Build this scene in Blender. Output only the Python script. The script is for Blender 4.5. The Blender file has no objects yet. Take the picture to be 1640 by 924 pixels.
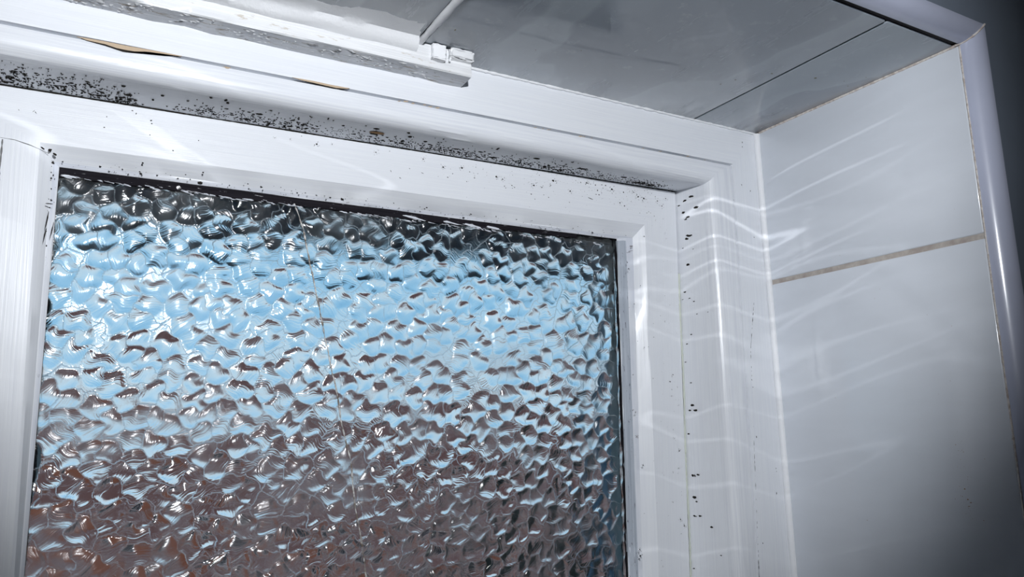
import bpy, bmesh, math, random
import numpy as np
from mathutils import Vector

S = 0.667            # metres per working unit; camera at the origin of the working frame
EYE = 1.70           # camera height above the floor, metres
F = 1227.45; YAW, PIT, ROL = 0.52297, 0.1787016, -0.02515815
C = bpy.context.scene.collection

# ------------------------------------------------------------------ camera
cy, sy, cp, sp, cr, sr = math.cos(YAW), math.sin(YAW), math.cos(PIT), math.sin(PIT), math.cos(ROL), math.sin(ROL)
FW = np.array([sy*cp, cy*cp, sp]); RT = np.array([cy, -sy, 0.0]); UP = np.cross(RT, FW)
RR = cr*RT + sr*UP; UU = -sr*RT + cr*UP
cam_d = bpy.data.cameras.new('camera'); cam = bpy.data.objects.new('camera', cam_d); C.objects.link(cam)
cam_d.sensor_width = 36; cam_d.lens = 36*F/1640; cam_d.clip_start = 0.01; cam_d.clip_end = 300
from mathutils import Matrix
M = Matrix(((RR[0], UU[0], -FW[0], 0), (RR[1], UU[1], -FW[1], 0), (RR[2], UU[2], -FW[2], EYE), (0, 0, 0, 1)))
cam.matrix_world = M
bpy.context.scene.camera = cam

def W(p): return (p[0]*S, p[1]*S, p[2]*S + EYE)
def ray(x, y): return RR*(x-820)/F - UU*(y-462)/F + FW
def on(ax, val, x, y):
    d = ray(x, y); return d*val/d[ax]

# ------------------------------------------------------------------ view and light
vs = bpy.context.scene.view_settings
vs.view_transform = 'Standard'; vs.look = 'None'; vs.gamma = 1; vs.use_curve_mapping = False; vs.exposure = 0.0
cyc = bpy.context.scene.cycles
cyc.caustics_reflective = False; cyc.caustics_refractive = False
cyc.max_bounces = 12; cyc.transmission_bounces = 8; cyc.sample_clamp_indirect = 4

world = bpy.data.worlds.new('sky'); bpy.context.scene.world = world; world.use_nodes = True
nt = world.node_tree; nt.nodes.clear()
wo = nt.nodes.new('ShaderNodeOutputWorld'); bg = nt.nodes.new('ShaderNodeBackground')
tc = nt.nodes.new('ShaderNodeTexCoord'); sx = nt.nodes.new('ShaderNodeSeparateXYZ'); rp = nt.nodes.new('ShaderNodeValToRGB')
nt.links.new(tc.outputs['Generated'], sx.inputs[0]); nt.links.new(sx.outputs['Z'], rp.inputs[0])
SKY = [(0.0, (0.42, 0.45, 0.50)), (0.03, (0.44, 0.50, 0.56)), (0.09, (0.46, 0.60, 0.70)), (0.20, (0.25, 0.47, 0.66)), (0.45, (0.16, 0.38, 0.60)), (1.0, (0.07, 0.2, 0.42))]
el = rp.color_ramp.elements
el[0].position, el[0].color = SKY[0][0], (*SKY[0][1], 1); el[1].position, el[1].color = SKY[-1][0], (*SKY[-1][1], 1)
for p_, c_ in SKY[1:-1]:
    e = el.new(p_); e.color = (*c_, 1)
nt.links.new(rp.outputs[0], bg.inputs[0]); bg.inputs[1].default_value = 1.25
nt.links.new(bg.outputs[0], wo.inputs[0])

FLASH_POS = (0.10, -0.16, 0.425); FLASH_AIM = on(1, 1, 770, 190); FLASH_W = 27
FLASH_CONE, FLASH_BLEND = 83, 0.5
def spot(name, pos, aim, w, cone, blend, size, col):
    d = bpy.data.lights.new(name, 'SPOT'); o = bpy.data.objects.new(name, d); C.objects.link(o)
    o.location = W(pos); d.energy = w; d.spot_size = math.radians(cone); d.spot_blend = blend
    d.shadow_soft_size = size; d.color = col
    v = Vector(W(aim)) - Vector(W(pos)); o.rotation_euler = v.to_track_quat('-Z', 'Y').to_euler()
    return o
def patterned_spot(name, pos, aim, w, cone, scale, seed, lo, hi, size=0.004):
    """added spot whose noise pattern draws thin wandering lines like thrown-back flash"""
    o = spot(name, pos, aim, w, cone, 0.8, size, (0.95, 0.97, 1)); d = o.data; d.use_nodes = True
    t = d.node_tree; em = [n for n in t.nodes if n.type == 'EMISSION'][0]
    tc = t.nodes.new('ShaderNodeTexCoord'); mp = t.nodes.new('ShaderNodeMapping'); t.links.new(tc.outputs['Normal'], mp.inputs[0])
    mp.inputs['Scale'].default_value = scale; mp.inputs['Location'].default_value = (seed, seed*0.7, 0)
    n = t.nodes.new('ShaderNodeTexNoise'); n.inputs['Scale'].default_value = 1; n.inputs['Detail'].default_value = 0.6; n.inputs['Distortion'].default_value = 0.3
    t.links.new(mp.outputs[0], n.inputs['Vector'])
    a = t.nodes.new('ShaderNodeMath'); a.operation = 'SUBTRACT'; a.inputs[1].default_value = 0.5; t.links.new(n.outputs['Fac'], a.inputs[0])
    b = t.nodes.new('ShaderNodeMath'); b.operation = 'ABSOLUTE'; t.links.new(a.outputs[0], b.inputs[0])
    c = t.nodes.new('ShaderNodeMapRange'); c.inputs[1].default_value = lo; c.inputs[2].default_value = hi; c.inputs[3].default_value = 1; c.inputs[4].default_value = 0
    c.interpolation_type = 'SMOOTHERSTEP'
    t.links.new(b.outputs[0], c.inputs[0]); t.links.new(c.outputs[0], em.inputs['Strength'])
    return o
patterned_spot('added_streak_spot', (-0.35, -0.1, 0.74), (1.10, 0.97, 0.47), 30, 19, (3, 30, 3), 3.1, 0.0, 0.022, 0.002)  # added lamp: streaks on reveal and jamb come from its pattern
patterned_spot('added_streak_spot_low', (-0.5, -0.1, 0.70), (0.45, 1.0, 0.38), 9, 56, (3, 20, 3), 8.3, 0.0, 0.02, 0.002)  # second added lamp, patterned streaks along the rail
spot('camera_flash', FLASH_POS, FLASH_AIM, FLASH_W, FLASH_CONE, FLASH_BLEND, 0.018, (0.93, 0.96, 1.0))
sd = bpy.data.lights.new('sun', 'SUN'); so = bpy.data.objects.new('sun', sd); C.objects.link(so)
sd.energy = 1.3; sd.angle = 0.01; sd.color = (1, 0.93, 0.85)
so.rotation_euler = Vector((0.45, 1.0, -0.75)).to_track_quat('-Z', 'Y').to_euler()   # from behind our house, on to the one opposite

# ------------------------------------------------------------------ materials
def mat(name, base=(0.8, 0.8, 0.8), rough=0.5, spec=0.5, metal=0.0, trans=0.0, ior=1.45, coat=0.0, coat_r=0.03):
    m = bpy.data.materials.new(name); m.use_nodes = True
    b = m.node_tree.nodes['Principled BSDF']
    b.inputs['Base Color'].default_value = (*base, 1); b.inputs['Roughness'].default_value = rough
    b.inputs['Metallic'].default_value = metal; b.inputs['IOR'].default_value = ior
    b.inputs['Specular IOR Level'].default_value = spec
    b.inputs['Transmission Weight'].default_value = trans
    b.inputs['Coat Weight'].default_value = coat; b.inputs['Coat Roughness'].default_value = coat_r
    return m, m.node_tree, b
def node(t, kind, **kw):
    n = t.nodes.new(kind)
    for k, v in kw.items(): setattr(n, k, v)
    return n
def noise(t, vec, scale, detail=3, rough=0.55, sc=None):
    if sc is not None:
        mp = node(t, 'ShaderNodeMapping'); mp.inputs['Scale'].default_value = sc
        t.links.new(vec, mp.inputs[0]); vec = mp.outputs[0]
    n = node(t, 'ShaderNodeTexNoise'); n.inputs['Scale'].default_value = scale
    n.inputs['Detail'].default_value = detail; n.inputs['Roughness'].default_value = rough
    t.links.new(vec, n.inputs['Vector']); return n.outputs['Fac']
def ramp(t, fac, stops):
    r = node(t, 'ShaderNodeValToRGB'); e = r.color_ramp.elements
    e[0].position, e[0].color = stops[0][0], (*stops[0][1], 1); e[1].position, e[1].color = stops[-1][0], (*stops[-1][1], 1)
    for p_, c_ in stops[1:-1]:
        x = e.new(p_); x.color = (*c_, 1)
    t.links.new(fac, r.inputs[0]); return r.outputs[0]
def bump(t, b, fac, strength, dist, prev=None):
    n = node(t, 'ShaderNodeBump'); n.inputs['Strength'].default_value = strength; n.inputs['Distance'].default_value = dist
    t.links.new(fac, n.inputs['Height'])
    if prev is not None: t.links.new(prev, n.inputs['Normal'])
    t.links.new(n.outputs[0], b.inputs['Normal']); return n.outputs[0]
def mix(t, fac, a, b_):
    n = node(t, 'ShaderNodeMix', data_type='RGBA')
    t.links.new(fac, n.inputs[0])
    for s_, v in ((6, a), (7, b_)):
        if isinstance(v, tuple): n.inputs[s_].default_value = (*v, 1)
        else: t.links.new(v, n.inputs[s_])
    return n.outputs[2]

def paint(name, c1, c2, rough=0.36, streak=0.3, dirt=None, dirt_lo=0.62, dirt_hi=0.7, dirt_sc=(60, 500, 1), coat=0.12):
    """gloss paint brushed along u; dirt is a colour of worn or mouldy patches"""
    m, t, b = mat(name, c1, rough, coat=coat, coat_r=0.12)
    uv = node(t, 'ShaderNodeUVMap').outputs[0]
    st = noise(t, uv, 1, 4, 0.6, (9, 520, 1)); bl = noise(t, uv, 1, 2, 0.5, (14, 26, 1))
    col = ramp(t, st, [(0.35, c2), (0.65, c1)])
    if dirt is not None:
        dn = noise(t, uv, 1, 6, 0.7, dirt_sc)
        f = ramp(t, dn, [(dirt_lo, (0, 0, 0)), (dirt_hi, (1, 1, 1))])
        col = mix(t, f, col, dirt)
    t.links.new(col, b.inputs['Base Color'])
    n1 = bump(t, b, st, streak, 0.0006)
    bump(t, b, bl, 0.35, 0.0015, n1)
    return m
M_PAINT = paint('gloss_white_paint', (0.80, 0.82, 0.85), (0.75, 0.77, 0.815))
M_BEAD = paint('gloss_white_paint_nose', (0.80, 0.82, 0.85), (0.70, 0.72, 0.77), 0.26, 0.45)
M_OLD = paint('cracked_old_paint', (0.78, 0.79, 0.80), (0.66, 0.67, 0.69), 0.5, 0.8, (0.52, 0.48, 0.42), 0.60, 0.66, (35, 140, 1))
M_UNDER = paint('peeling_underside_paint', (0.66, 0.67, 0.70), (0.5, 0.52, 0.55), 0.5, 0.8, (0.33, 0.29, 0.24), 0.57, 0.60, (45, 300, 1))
M_GRIME = paint('grubby_putty', (0.50, 0.54, 0.60), (0.34, 0.38, 0.44), 0.5, 0.8, (0.07, 0.06, 0.08), 0.60, 0.66, (80, 420, 1))
M_MOULDBAND = paint('mould_blackened_putty', (0.022, 0.02, 0.025), (0.012, 0.011, 0.014), 0.6, 0.8, (0.45, 0.45, 0.47), 0.63, 0.66, (70, 500, 1), coat=0)
M_MOULDBAND.node_tree.nodes['Principled BSDF'].inputs['Specular IOR Level'].default_value = 0.08
M_MOULDBAND.node_tree.nodes['Principled BSDF'].inputs['Roughness'].default_value = 0.9
M_WHITEF, t, b = mat('white_filler', (0.84, 0.85, 0.87), 0.45)
bump(t, b, noise(t, node(t, 'ShaderNodeTexCoord').outputs['Object'], 260, 4), 0.5, 0.001)
M_CAULK, t, b = mat('cream_caulk', (0.60, 0.55, 0.51), 0.6)
tcn = node(t, 'ShaderNodeTexCoord').outputs['Object']
t.links.new(ramp(t, noise(t, tcn, 220, 4), [(0.35, (0.45, 0.38, 0.34)), (0.6, (0.70, 0.66, 0.62))]), b.inputs['Base Color'])
bump(t, b, noise(t, tcn, 500, 4), 0.5, 0.0008)
M_GROUT, t, b = mat('beige_grout', (0.45, 0.40, 0.36), 0.85)
tcn = node(t, 'ShaderNodeTexCoord').outputs['Object']
t.links.new(ramp(t, noise(t, tcn, 90, 4), [(0.35, (0.36, 0.31, 0.28)), (0.65, (0.50, 0.46, 0.42))]), b.inputs['Base Color'])
M_DGROUT, _, _ = mat('blackened_grout', (0.03, 0.025, 0.025), 0.8)
M_MOULD_SHADOW, _, _ = mat('black_mould_and_lip_shadow', (0.022, 0.019, 0.016), 0.85, 0.2)  # mould, and also the drawn shadow under lifted paint
M_MOULDG, _, _ = mat('grey_mould', (0.20, 0.20, 0.20), 0.85, 0.2)
M_RUST, _, _ = mat('bare_brown_wood', (0.30, 0.17, 0.07), 0.8)
M_TAN, _, _ = mat('bare_tan_wood', (0.52, 0.40, 0.28), 0.7)
M_OLIVE, _, _ = mat('olive_stain', (0.16, 0.15, 0.09), 0.7)
M_SEAL, _, _ = mat('old_greenish_sealant', (0.62, 0.66, 0.58), 0.5)

def tile_mat(name, c, rough=0.12, smear=0.0, coat=1.0):
    m, t, b = mat(name, c, 0.35, coat=coat, coat_r=rough)
    o = node(t, 'ShaderNodeTexCoord').outputs['Object']
    bn = noise(t, o, 14, 2); sm = noise(t, o, 9, 5, 0.6, (1, 0.25, 1))
    c2 = tuple(x*(1-0.12) for x in c)
    t.links.new(ramp(t, sm, [(0.3, c2), (0.65, c)]), b.inputs['Base Color'])
    if smear:
        r = ramp(t, noise(t, o, 16, 6, 0.65, (1.6, 0.3, 1)), [(0.42, (rough,)*3), (0.60, (rough+smear,)*3)])
        t.links.new(r, b.inputs['Coat Roughness'])
    bump(t, b, bn, 0.12, 0.004)
    return m
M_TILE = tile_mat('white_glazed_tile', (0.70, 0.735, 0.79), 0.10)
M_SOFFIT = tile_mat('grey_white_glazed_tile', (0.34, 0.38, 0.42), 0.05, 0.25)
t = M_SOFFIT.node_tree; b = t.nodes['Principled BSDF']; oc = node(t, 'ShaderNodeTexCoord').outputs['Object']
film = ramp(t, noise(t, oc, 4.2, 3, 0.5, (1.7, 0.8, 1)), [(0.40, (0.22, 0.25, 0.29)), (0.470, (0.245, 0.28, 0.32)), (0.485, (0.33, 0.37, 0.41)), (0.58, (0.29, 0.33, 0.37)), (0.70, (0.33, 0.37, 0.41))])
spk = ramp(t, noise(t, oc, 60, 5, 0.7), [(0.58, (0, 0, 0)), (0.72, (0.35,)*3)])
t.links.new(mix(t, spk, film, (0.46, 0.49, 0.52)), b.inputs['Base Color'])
M_TRIM = tile_mat('lilac_white_plastic_trim', (0.50, 0.53, 0.66), 0.16)
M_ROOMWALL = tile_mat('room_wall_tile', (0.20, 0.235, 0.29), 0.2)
M_PLASTER, _, _ = mat('dim_room_plaster', (0.30, 0.31, 0.34), 0.9)
M_FLOOR, _, _ = mat('dark_floor', (0.10, 0.10, 0.11), 0.7)

def brick(name, c1, c2, mort, sc=1.0):
    m, t, b = mat(name, c1, 0.9)
    o = node(t, 'ShaderNodeTexCoord').outputs['Object']
    mp = node(t, 'ShaderNodeMapping'); mp.inputs['Rotation'].default_value = (math.radians(90), 0, 0); t.links.new(o, mp.inputs[0])
    k = node(t, 'ShaderNodeTexBrick'); t.links.new(mp.outputs[0], k.inputs[0])
    k.inputs['Color1'].default_value = (*c1, 1); k.inputs['Color2'].default_value = (*c2, 1); k.inputs['Mortar'].default_value = (*mort, 1)
    k.inputs['Scale'].default_value = 1; k.inputs['Brick Width'].default_value = 0.225*sc; k.inputs['Row Height'].default_value = 0.075*sc
    k.inputs['Mortar Size'].default_value = 0.01*sc
    t.links.new(k.outputs[0], b.inputs['Base Color']); return m
M_BRICK = brick('red_brick', (0.36, 0.10, 0.04), (0.24, 0.06, 0.025), (0.14, 0.07, 0.05))
M_OUTERSHADE, _, _ = mat('outer_blue_shade', (0.08, 0.20, 0.28), 0.6)  # dark blue holds the shade and sky tint of the outer surfaces
M_SLATE, _, _ = mat('red_brown_roof_tiles', (0.16, 0.048, 0.028), 0.8)
M_FASCIA, _, _ = mat('white_fascia', (0.8, 0.82, 0.85), 0.5)
M_DARKWIN, _, _ = mat('dark_window_glass', (0.02, 0.02, 0.025), 0.1)
M_GRASS, _, _ = mat('dark_ground', (0.06, 0.06, 0.05), 0.9)
M_HEDGE, t, b = mat('dark_conifer', (0.02, 0.035, 0.03), 0.9)

# ------------------------------------------------------------------ object helpers
def empty(name, loc, label=None, cat=None, kind=None, group=None):
    o = bpy.data.objects.new(name, None); C.objects.link(o); o.location = W(loc); o.empty_display_size = 0.02
    tag(o, label, cat, kind, group); return o
def tag(o, label=None, cat=None, kind=None, group=None):
    if label: o['label'] = label
    if cat: o['category'] = cat
    if kind: o['kind'] = kind
    if group: o['group'] = group
    return o
def link(name, me, parent=None):
    o = bpy.data.objects.new(name, me); C.objects.link(o)
    if parent is not None:
        o.parent = parent
        q = parent; off = Vector((0, 0, 0))
        while q is not None:
            off += q.location; q = q.parent
        o.location = -off
    return o
def mesh_obj(name, verts, faces, mats, idx=None, uv=None, parent=None, smooth=True, sharp=35):
    """verts in working units"""
    me = bpy.data.meshes.new(name)
    me.from_pydata([W(v) for v in verts], [], faces)
    for m_ in (mats if isinstance(mats, (list, tuple)) else [mats]): me.materials.append(m_)
    if idx is not None: me.polygons.foreach_set('material_index', idx)
    if uv is not None:
        l = me.uv_layers.new(name='UVMap')
        vi = np.empty(len(me.loops), dtype=np.int32); me.loops.foreach_get('vertex_index', vi)
        l.data.foreach_set('uv', np.asarray(uv, dtype=np.float32)[vi].ravel())
    if smooth:
        me.polygons.foreach_set('use_smooth', [True]*len(me.polygons))
        me.update(); me.set_sharp_from_angle(angle=math.radians(sharp))
    me.update()
    return link(name, me, parent)

def resample(poly, step):
    """polyline through corner points with a vertex at least every step"""
    out = [np.array(poly[0], float)]
    for a, b_ in zip(poly[:-1], poly[1:]):
        a, b_ = np.array(a, float), np.array(b_, float)
        n = max(1, int(round(np.linalg.norm(b_-a)/step)))
        for k in range(1, n+1): out.append(a+(b_-a)*k/n)
    return out
def sweep(name, loops, mats, band=None, parent=None, step=0.03, wob=0.0, seed=0, cap=True, close=True, sharp=35):
    """loops: same-shape polylines; band[i] is the material of the strip between loop i and i+1"""
    base = loops[0]
    segs = [max(2, int(round(np.linalg.norm(np.array(base[i+1])-np.array(base[i]))/step))) for i in range(len(base)-1)]
    def rs(poly):
        out = [np.array(poly[0], float)]
        for i, n in enumerate(segs):
            a, b_ = np.array(poly[i], float), np.array(poly[i+1], float)
            for k in range(1, n+1): out.append(a+(b_-a)*k/n)
        return out
    L = [rs(p) for p in loops]; n = len(L[0]); m = len(L)
    rng = np.random.default_rng(seed)
    if wob:
        for r_ in range(m):
            w_ = np.interp(np.arange(n), np.arange(0, n+3, 3), rng.normal(0, wob, len(np.arange(0, n+3, 3))))
            for k in range(n): L[r_][k] = L[r_][k] + np.array([w_[k]*0.5, w_[k], w_[k]])
    V, UV = [], []
    v = 0.0
    for i in range(m):
        if i: v += np.linalg.norm(L[i][0]-L[i-1][0])
        uu = 0.0
        for k in range(n):
            if k: uu += np.linalg.norm(L[0][k]-L[0][k-1])
            V.append(L[i][k]); UV.append((uu*S, v*S))
    Fc, I = [], []
    for i in range(m if close else m-1):
        j = (i+1) % m
        for k in range(n-1):
            Fc.append((i*n+k, j*n+k, j*n+k+1, i*n+k+1)); I.append(band[i] if band and i < len(band) else 0)
    if cap and close:
        Fc.append(tuple(i*n for i in range(m))); I.append(0)
        Fc.append(tuple(i*n+n-1 for i in reversed(range(m)))); I.append(0)
    return mesh_obj(name, V, Fc, mats, I, UV, parent, sharp=sharp)

def box(bm, x0, x1, y0, y1, z0, z1, bev=0.0, seg=2, mi=0):
    """box in working units inside a bmesh that already holds metres"""
    vs_ = [bm.verts.new(W((x, y, z))) for z in (z0, z1) for y in (y0, y1) for x in (x0, x1)]
    q = [(0, 2, 3, 1), (4, 5, 7, 6), (0, 1, 5, 4), (2, 6, 7, 3), (0, 4, 6, 2), (1, 3, 7, 5)]
    fs = [bm.faces.new([vs_[i] for i in f]) for f in q]
    for f in fs: f.material_index = mi
    if bev:
        es = list({e for f in fs for e in f.edges})
        r_ = bmesh.ops.bevel(bm, geom=es, offset=bev*S, segments=seg, affect='EDGES', profile=0.5)
        for f in r_['faces']: f.material_index = mi; f.smooth = True
def bm_obj(name, bm, mats, parent=None, smooth=True, sharp=40):
    bmesh.ops.recalc_face_normals(bm, faces=bm.faces)
    me = bpy.data.meshes.new(name); bm.to_mesh(me); bm.free()
    for m_ in (mats if isinstance(mats, (list, tuple)) else [mats]): me.materials.append(m_)
    if smooth:
        me.polygons.foreach_set('use_smooth', [True]*len(me.polygons)); me.set_sharp_from_angle(angle=math.radians(sharp))
    return link(name, me, parent)

class Blobs:
    """many tiny irregular crusts lying on surfaces: each a low mound with a rim"""
    def __init__(s, seed): s.V = []; s.F = []; s.r = np.random.default_rng(seed)
    def add(s, c, t1, t2, nrm, a, b_, ang=0.0, h=0.0006, n=8, jag=0.35):
        c = np.array(c, float); t1 = np.array(t1, float); t2 = np.array(t2, float); nrm = np.array(nrm, float)
        ca, sa = math.cos(ang), math.sin(ang); e1 = ca*t1+sa*t2; e2 = -sa*t1+ca*t2
        i0 = len(s.V); rr = 1 + s.r.uniform(-jag, jag, n)
        for k in range(n):
            th = 2*math.pi*k/n
            s.V.append(c - nrm*0.0004 + e1*a*rr[k]*math.cos(th) + e2*b_*rr[k]*math.sin(th))
        s.V.append(c + nrm*h)
        for k in range(n): s.F.append((i0+k, i0+(k+1) % n, i0+n))
    def poly(s, pts, nrm, h=0.0006):
        i0 = len(s.V); n = len(pts); nrm = np.array(nrm, float)
        for p in pts: s.V.append(np.array(p)+nrm*h)
        for p in pts: s.V.append(np.array(p)-nrm*0.0005)
        s.F.append(tuple(range(i0, i0+n)))
        for k in range(n): s.F.append((i0+k, i0+n+k, i0+n+(k+1) % n, i0+(k+1) % n))
    def build(s, name, m, parent=None): return mesh_obj(name, s.V, s.F, m, parent=parent, smooth=False)

# ------------------------------------------------------------------ measured planes (working units)
YF, YC, YW = 1.0, 1.085, 0.569     # fixed frame face, casement face, room face of the wall
ZS, XR = 0.556, 1.139              # tiled soffit, tiled reveal
XL, ZB = -0.45, -0.62              # left and bottom ends of the opening
XE, ZE = XL, ZB
R = 0.0262                         # radius of the rounded trims

def hline(y, p, q):                # height of a horizontal edge seen through two points, as z0 + k x
    a, b_ = on(1, y, *p), on(1, y, *q); k = (b_[2]-a[2])/(b_[0]-a[0]); return a[2]-k*a[0], k
def vline(y, p, q):
    a, b_ = on(1, y, *p), on(1, y, *q); k = (b_[0]-a[0])/(b_[2]-a[2]); return a[0]-k*a[2], k
def cross(h, v):
    z = (h[0]+h[1]*v[0])/(1-h[1]*v[1]); return v[0]+v[1]*z, z
def Lloop(y, h, v, xl=XE, zb=ZE):
    x, z = cross(h, v); return [(xl, y, h[0]+h[1]*xl), (x, y, z), (v[0]+v[1]*zb, y, zb)]

# ------------------------------------------------------------------ setting: walls, ceiling, floor
bm = bmesh.new()
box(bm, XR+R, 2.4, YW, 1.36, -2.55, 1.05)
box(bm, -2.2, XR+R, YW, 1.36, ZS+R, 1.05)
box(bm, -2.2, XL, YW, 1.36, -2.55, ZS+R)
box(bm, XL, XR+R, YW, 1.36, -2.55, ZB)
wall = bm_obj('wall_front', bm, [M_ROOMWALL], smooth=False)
tag(wall, 'dim blue-grey room wall beyond the rounded tile trim', 'wall', 'structure')
bm = bmesh.new(); box(bm, -2.2, 2.55, 1.36, 1.42, -2.55, 1.05); wext = None; bm.free()
def slab(name, lab, cat, *a, m=M_PLASTER):
    bm = bmesh.new(); box(bm, *a); return tag(bm_obj(name, bm, m, smooth=False), lab, cat, 'structure')
slab('wall_left', 'plain room wall left of the window, out of view', 'wall', -2.3, -2.2, -3.2, 1.36, -2.55, 1.05)
slab('wall_right', 'plain room wall at the far right, out of view', 'wall', 2.4, 2.5, -3.2, 1.36, -2.55, 1.05)
slab('wall_back', 'plain room wall behind the camera', 'wall', -2.3, 2.5, -3.3, -3.2, -2.55, 1.05)
slab('ceiling', 'plain room ceiling, out of view above the window', 'ceiling', -2.3, 2.5, -3.3, 1.42, 1.05, 1.12)
slab('floor', 'dark bathroom floor, out of view', 'floor', -2.3, 2.5, -3.3, 1.42, -2.62, -2.55, m=M_FLOOR)

# tiled right reveal: tiles with soft edges standing on beige grout
YT0 = 0.597
bm = bmesh.new()
z_j = 0.257
for z0, z1 in ((z_j+0.004, ZS-0.001), (ZB+0.0, z_j-0.004)):
    box(bm, XR, XR+0.009, YT0, 0.9925, z0, z1, 0.0022, 3)
box(bm, XR+0.0016, XR+R, YT0-0.0015, 1.36, ZB, ZS+R, mi=1)
tag(bm_obj('wall_reveal', bm, [M_TILE, M_GROUT]), 'white glazed tiles with beige grout on the right side of the window recess', 'tiled wall', 'structure')
# tiled soffit of the recess
bm = bmesh.new()
XJ1, XJ2 = 0.409, 0.976
for x0, x1 in ((XL, XJ1-0.006), (XJ1+0.006, XJ2-0.001), (XJ2+0.003, XR-0.002)):
    box(bm, x0, x1, YT0+0.008, 0.9985, ZS, ZS+0.009, 0.0018, 3)
box(bm, XL, XR, YT0-0.0015, 1.36, ZS+0.0035, ZS+R, mi=1)
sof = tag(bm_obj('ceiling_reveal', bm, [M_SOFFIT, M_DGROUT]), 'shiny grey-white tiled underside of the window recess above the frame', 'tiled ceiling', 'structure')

# rounded trims round the mouth of the recess
def trim_loop(t, horizontal):
    o = R - R*math.cos(t); y = 0.595 - R*math.sin(t)
    if horizontal: return [(XL, y, ZS+o), (XR+o-0.0006, y, ZS+o)]
    return [(XR+o, y, ZS+o-0.0015), (XR+o, y, ZB)]
ts = [math.radians(a) for a in range(0, 91, 6)]
for nm_, hz, lab in (('trim_1', True, 'rounded lilac-white tile trim along the top edge of the recess'), ('trim_2', False, 'rounded lilac-white tile trim down the right edge of the recess')):
    lp = [trim_loop(t_, hz) for t_ in ts]
    back = [(XL, 0.595, ZS+R), (XR+R, 0.595, ZS+R)] if hz else [(XR+R, 0.595, ZS+R), (XR+R, 0.595, ZB)]
    o = sweep(nm_, lp+[back], M_TRIM, cap=True); tag(o, lab, 'tile trim', 'structure')

def tube(pts, r0, n=8, seed=0, jit=0.0, sq=(1, 1)):
    """irregular bead along a polyline"""
    rng = np.random.default_rng(seed); P = resample(pts, max(r0*2.2, 0.004)); V, Fc = [], []
    for i, p in enumerate(P):
        d = P[min(i+1, len(P)-1)]-P[max(i-1, 0)]; d = d/np.linalg.norm(d)
        a = np.cross(d, (0.31, 0.47, 0.83)); a /= np.linalg.norm(a); c = np.cross(d, a)
        rr = r0*(1+rng.normal(0, jit))
        for k in range(n):
            th = 2*math.pi*k/n; V.append(p + rr*(math.cos(th)*a*sq[0]+math.sin(th)*c*sq[1]))
    m_ = len(P)
    for i in range(m_-1):
        for k in range(n): Fc.append((i*n+k, i*n+(k+1) % n, (i+1)*n+(k+1) % n, (i+1)*n+k))
    Fc.append(tuple(range(n))[::-1]); Fc.append(tuple((m_-1)*n+k for k in range(n)))
    return V, Fc
def bead(name, pts, r0, m, parent=None, seed=0, jit=0.12, **kw):
    V, Fc = tube(pts, r0, seed=seed, jit=jit, **kw); return mesh_obj(name, V, Fc, m, parent=parent, sharp=80)

# cream sealant: mitre of the trims, inner corner, joint of the trim
mit = [(XR+R-R*math.cos(t_), 0.595-R*math.sin(t_)-0.0003, ZS+R-R*math.cos(t_)) for t_ in ts]
tag(bead('trim_3', [(XR-0.003, 0.600, ZS-0.001)]+mit, 0.0017, M_CAULK, seed=3, jit=0.09), 'cream grout in the mitre where the two rounded trims meet', 'grout line', 'structure')
tag(bead('trim_4', [(XR, 0.99, ZS-0.0005), (XR, 0.60, ZS-0.0005)], 0.0024, M_CAULK, seed=4, jit=0.09), 'cream sealant line between the soffit tiles and right reveal tiles', 'sealant', 'structure')
tag(bead('trim_5', [(XR+0.0004, 0.5955, ZS-0.003), (XR+0.0004, 0.5955, ZB+0.01)], 0.0015, M_CAULK, seed=5, jit=0.12), 'thin cream grout between reveal tiles and upright rounded trim', 'grout line', 'structure')
tag(bead('trim_6', [(XL+0.01, 0.9985, ZS-0.0006), (XR-0.004, 0.9985, ZS-0.0006)], 0.0024, M_WHITEF, seed=6, jit=0.25), 'white sealant between the window head and the soffit tiles', 'sealant', 'structure')
tag(bead('trim_7', [(XR-0.001, 0.9965, ZS-0.002), (XR+0.0005, 0.9965, ZB+0.01)], 0.0065, M_WHITEF, seed=7, jit=0.04), 'white sealant bead between window jamb and right reveal tiles', 'sealant', 'structure')
tag(bead('trim_8', [(XJ1, 0.985, ZS-0.0002), (XJ1, 0.60, ZS-0.0002)], 0.0056, M_WHITEF, seed=8, jit=0.1), 'thick white filler in the soffit tile joint above the batten end', 'filler', 'structure')

# ------------------------------------------------------------------ window: fixed frame
win = empty('window_1', (0.3, 1.0, ZB), 'old white painted wooden window with a pane of hammered glass', 'window', 'structure')
h_out = (ZS, 0.0); v_out = (XR, 0.0)
h_gr = hline(YF, (0, 35), (1169, 263.6)); v_gr = vline(YF, (1174, 290), (1215, 924))
h_ar = (0.4385, 0.0); v_ar = vline(YF, (1136, 292), (1180, 924))
def sh(l, d): return (l[0]+d, l[1])
fl = []
fl.append(Lloop(YF, h_out, v_out)); fl.append(Lloop(YF, sh(h_gr, 0.0022), sh(v_gr, 0.0022)))
fl.append(Lloop(YF+0.006, sh(h_gr, 0.0015), sh(v_gr, 0.0015)))       # quirk
fl.append(Lloop(YF+0.006, sh(h_gr, -0.0012), sh(v_gr, -0.0012)))
fl.append(Lloop(YF-0.001, sh(h_gr, -0.0028), sh(v_gr, -0.0028)))
bands = [0, 0, 3, 1, 1]
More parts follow.
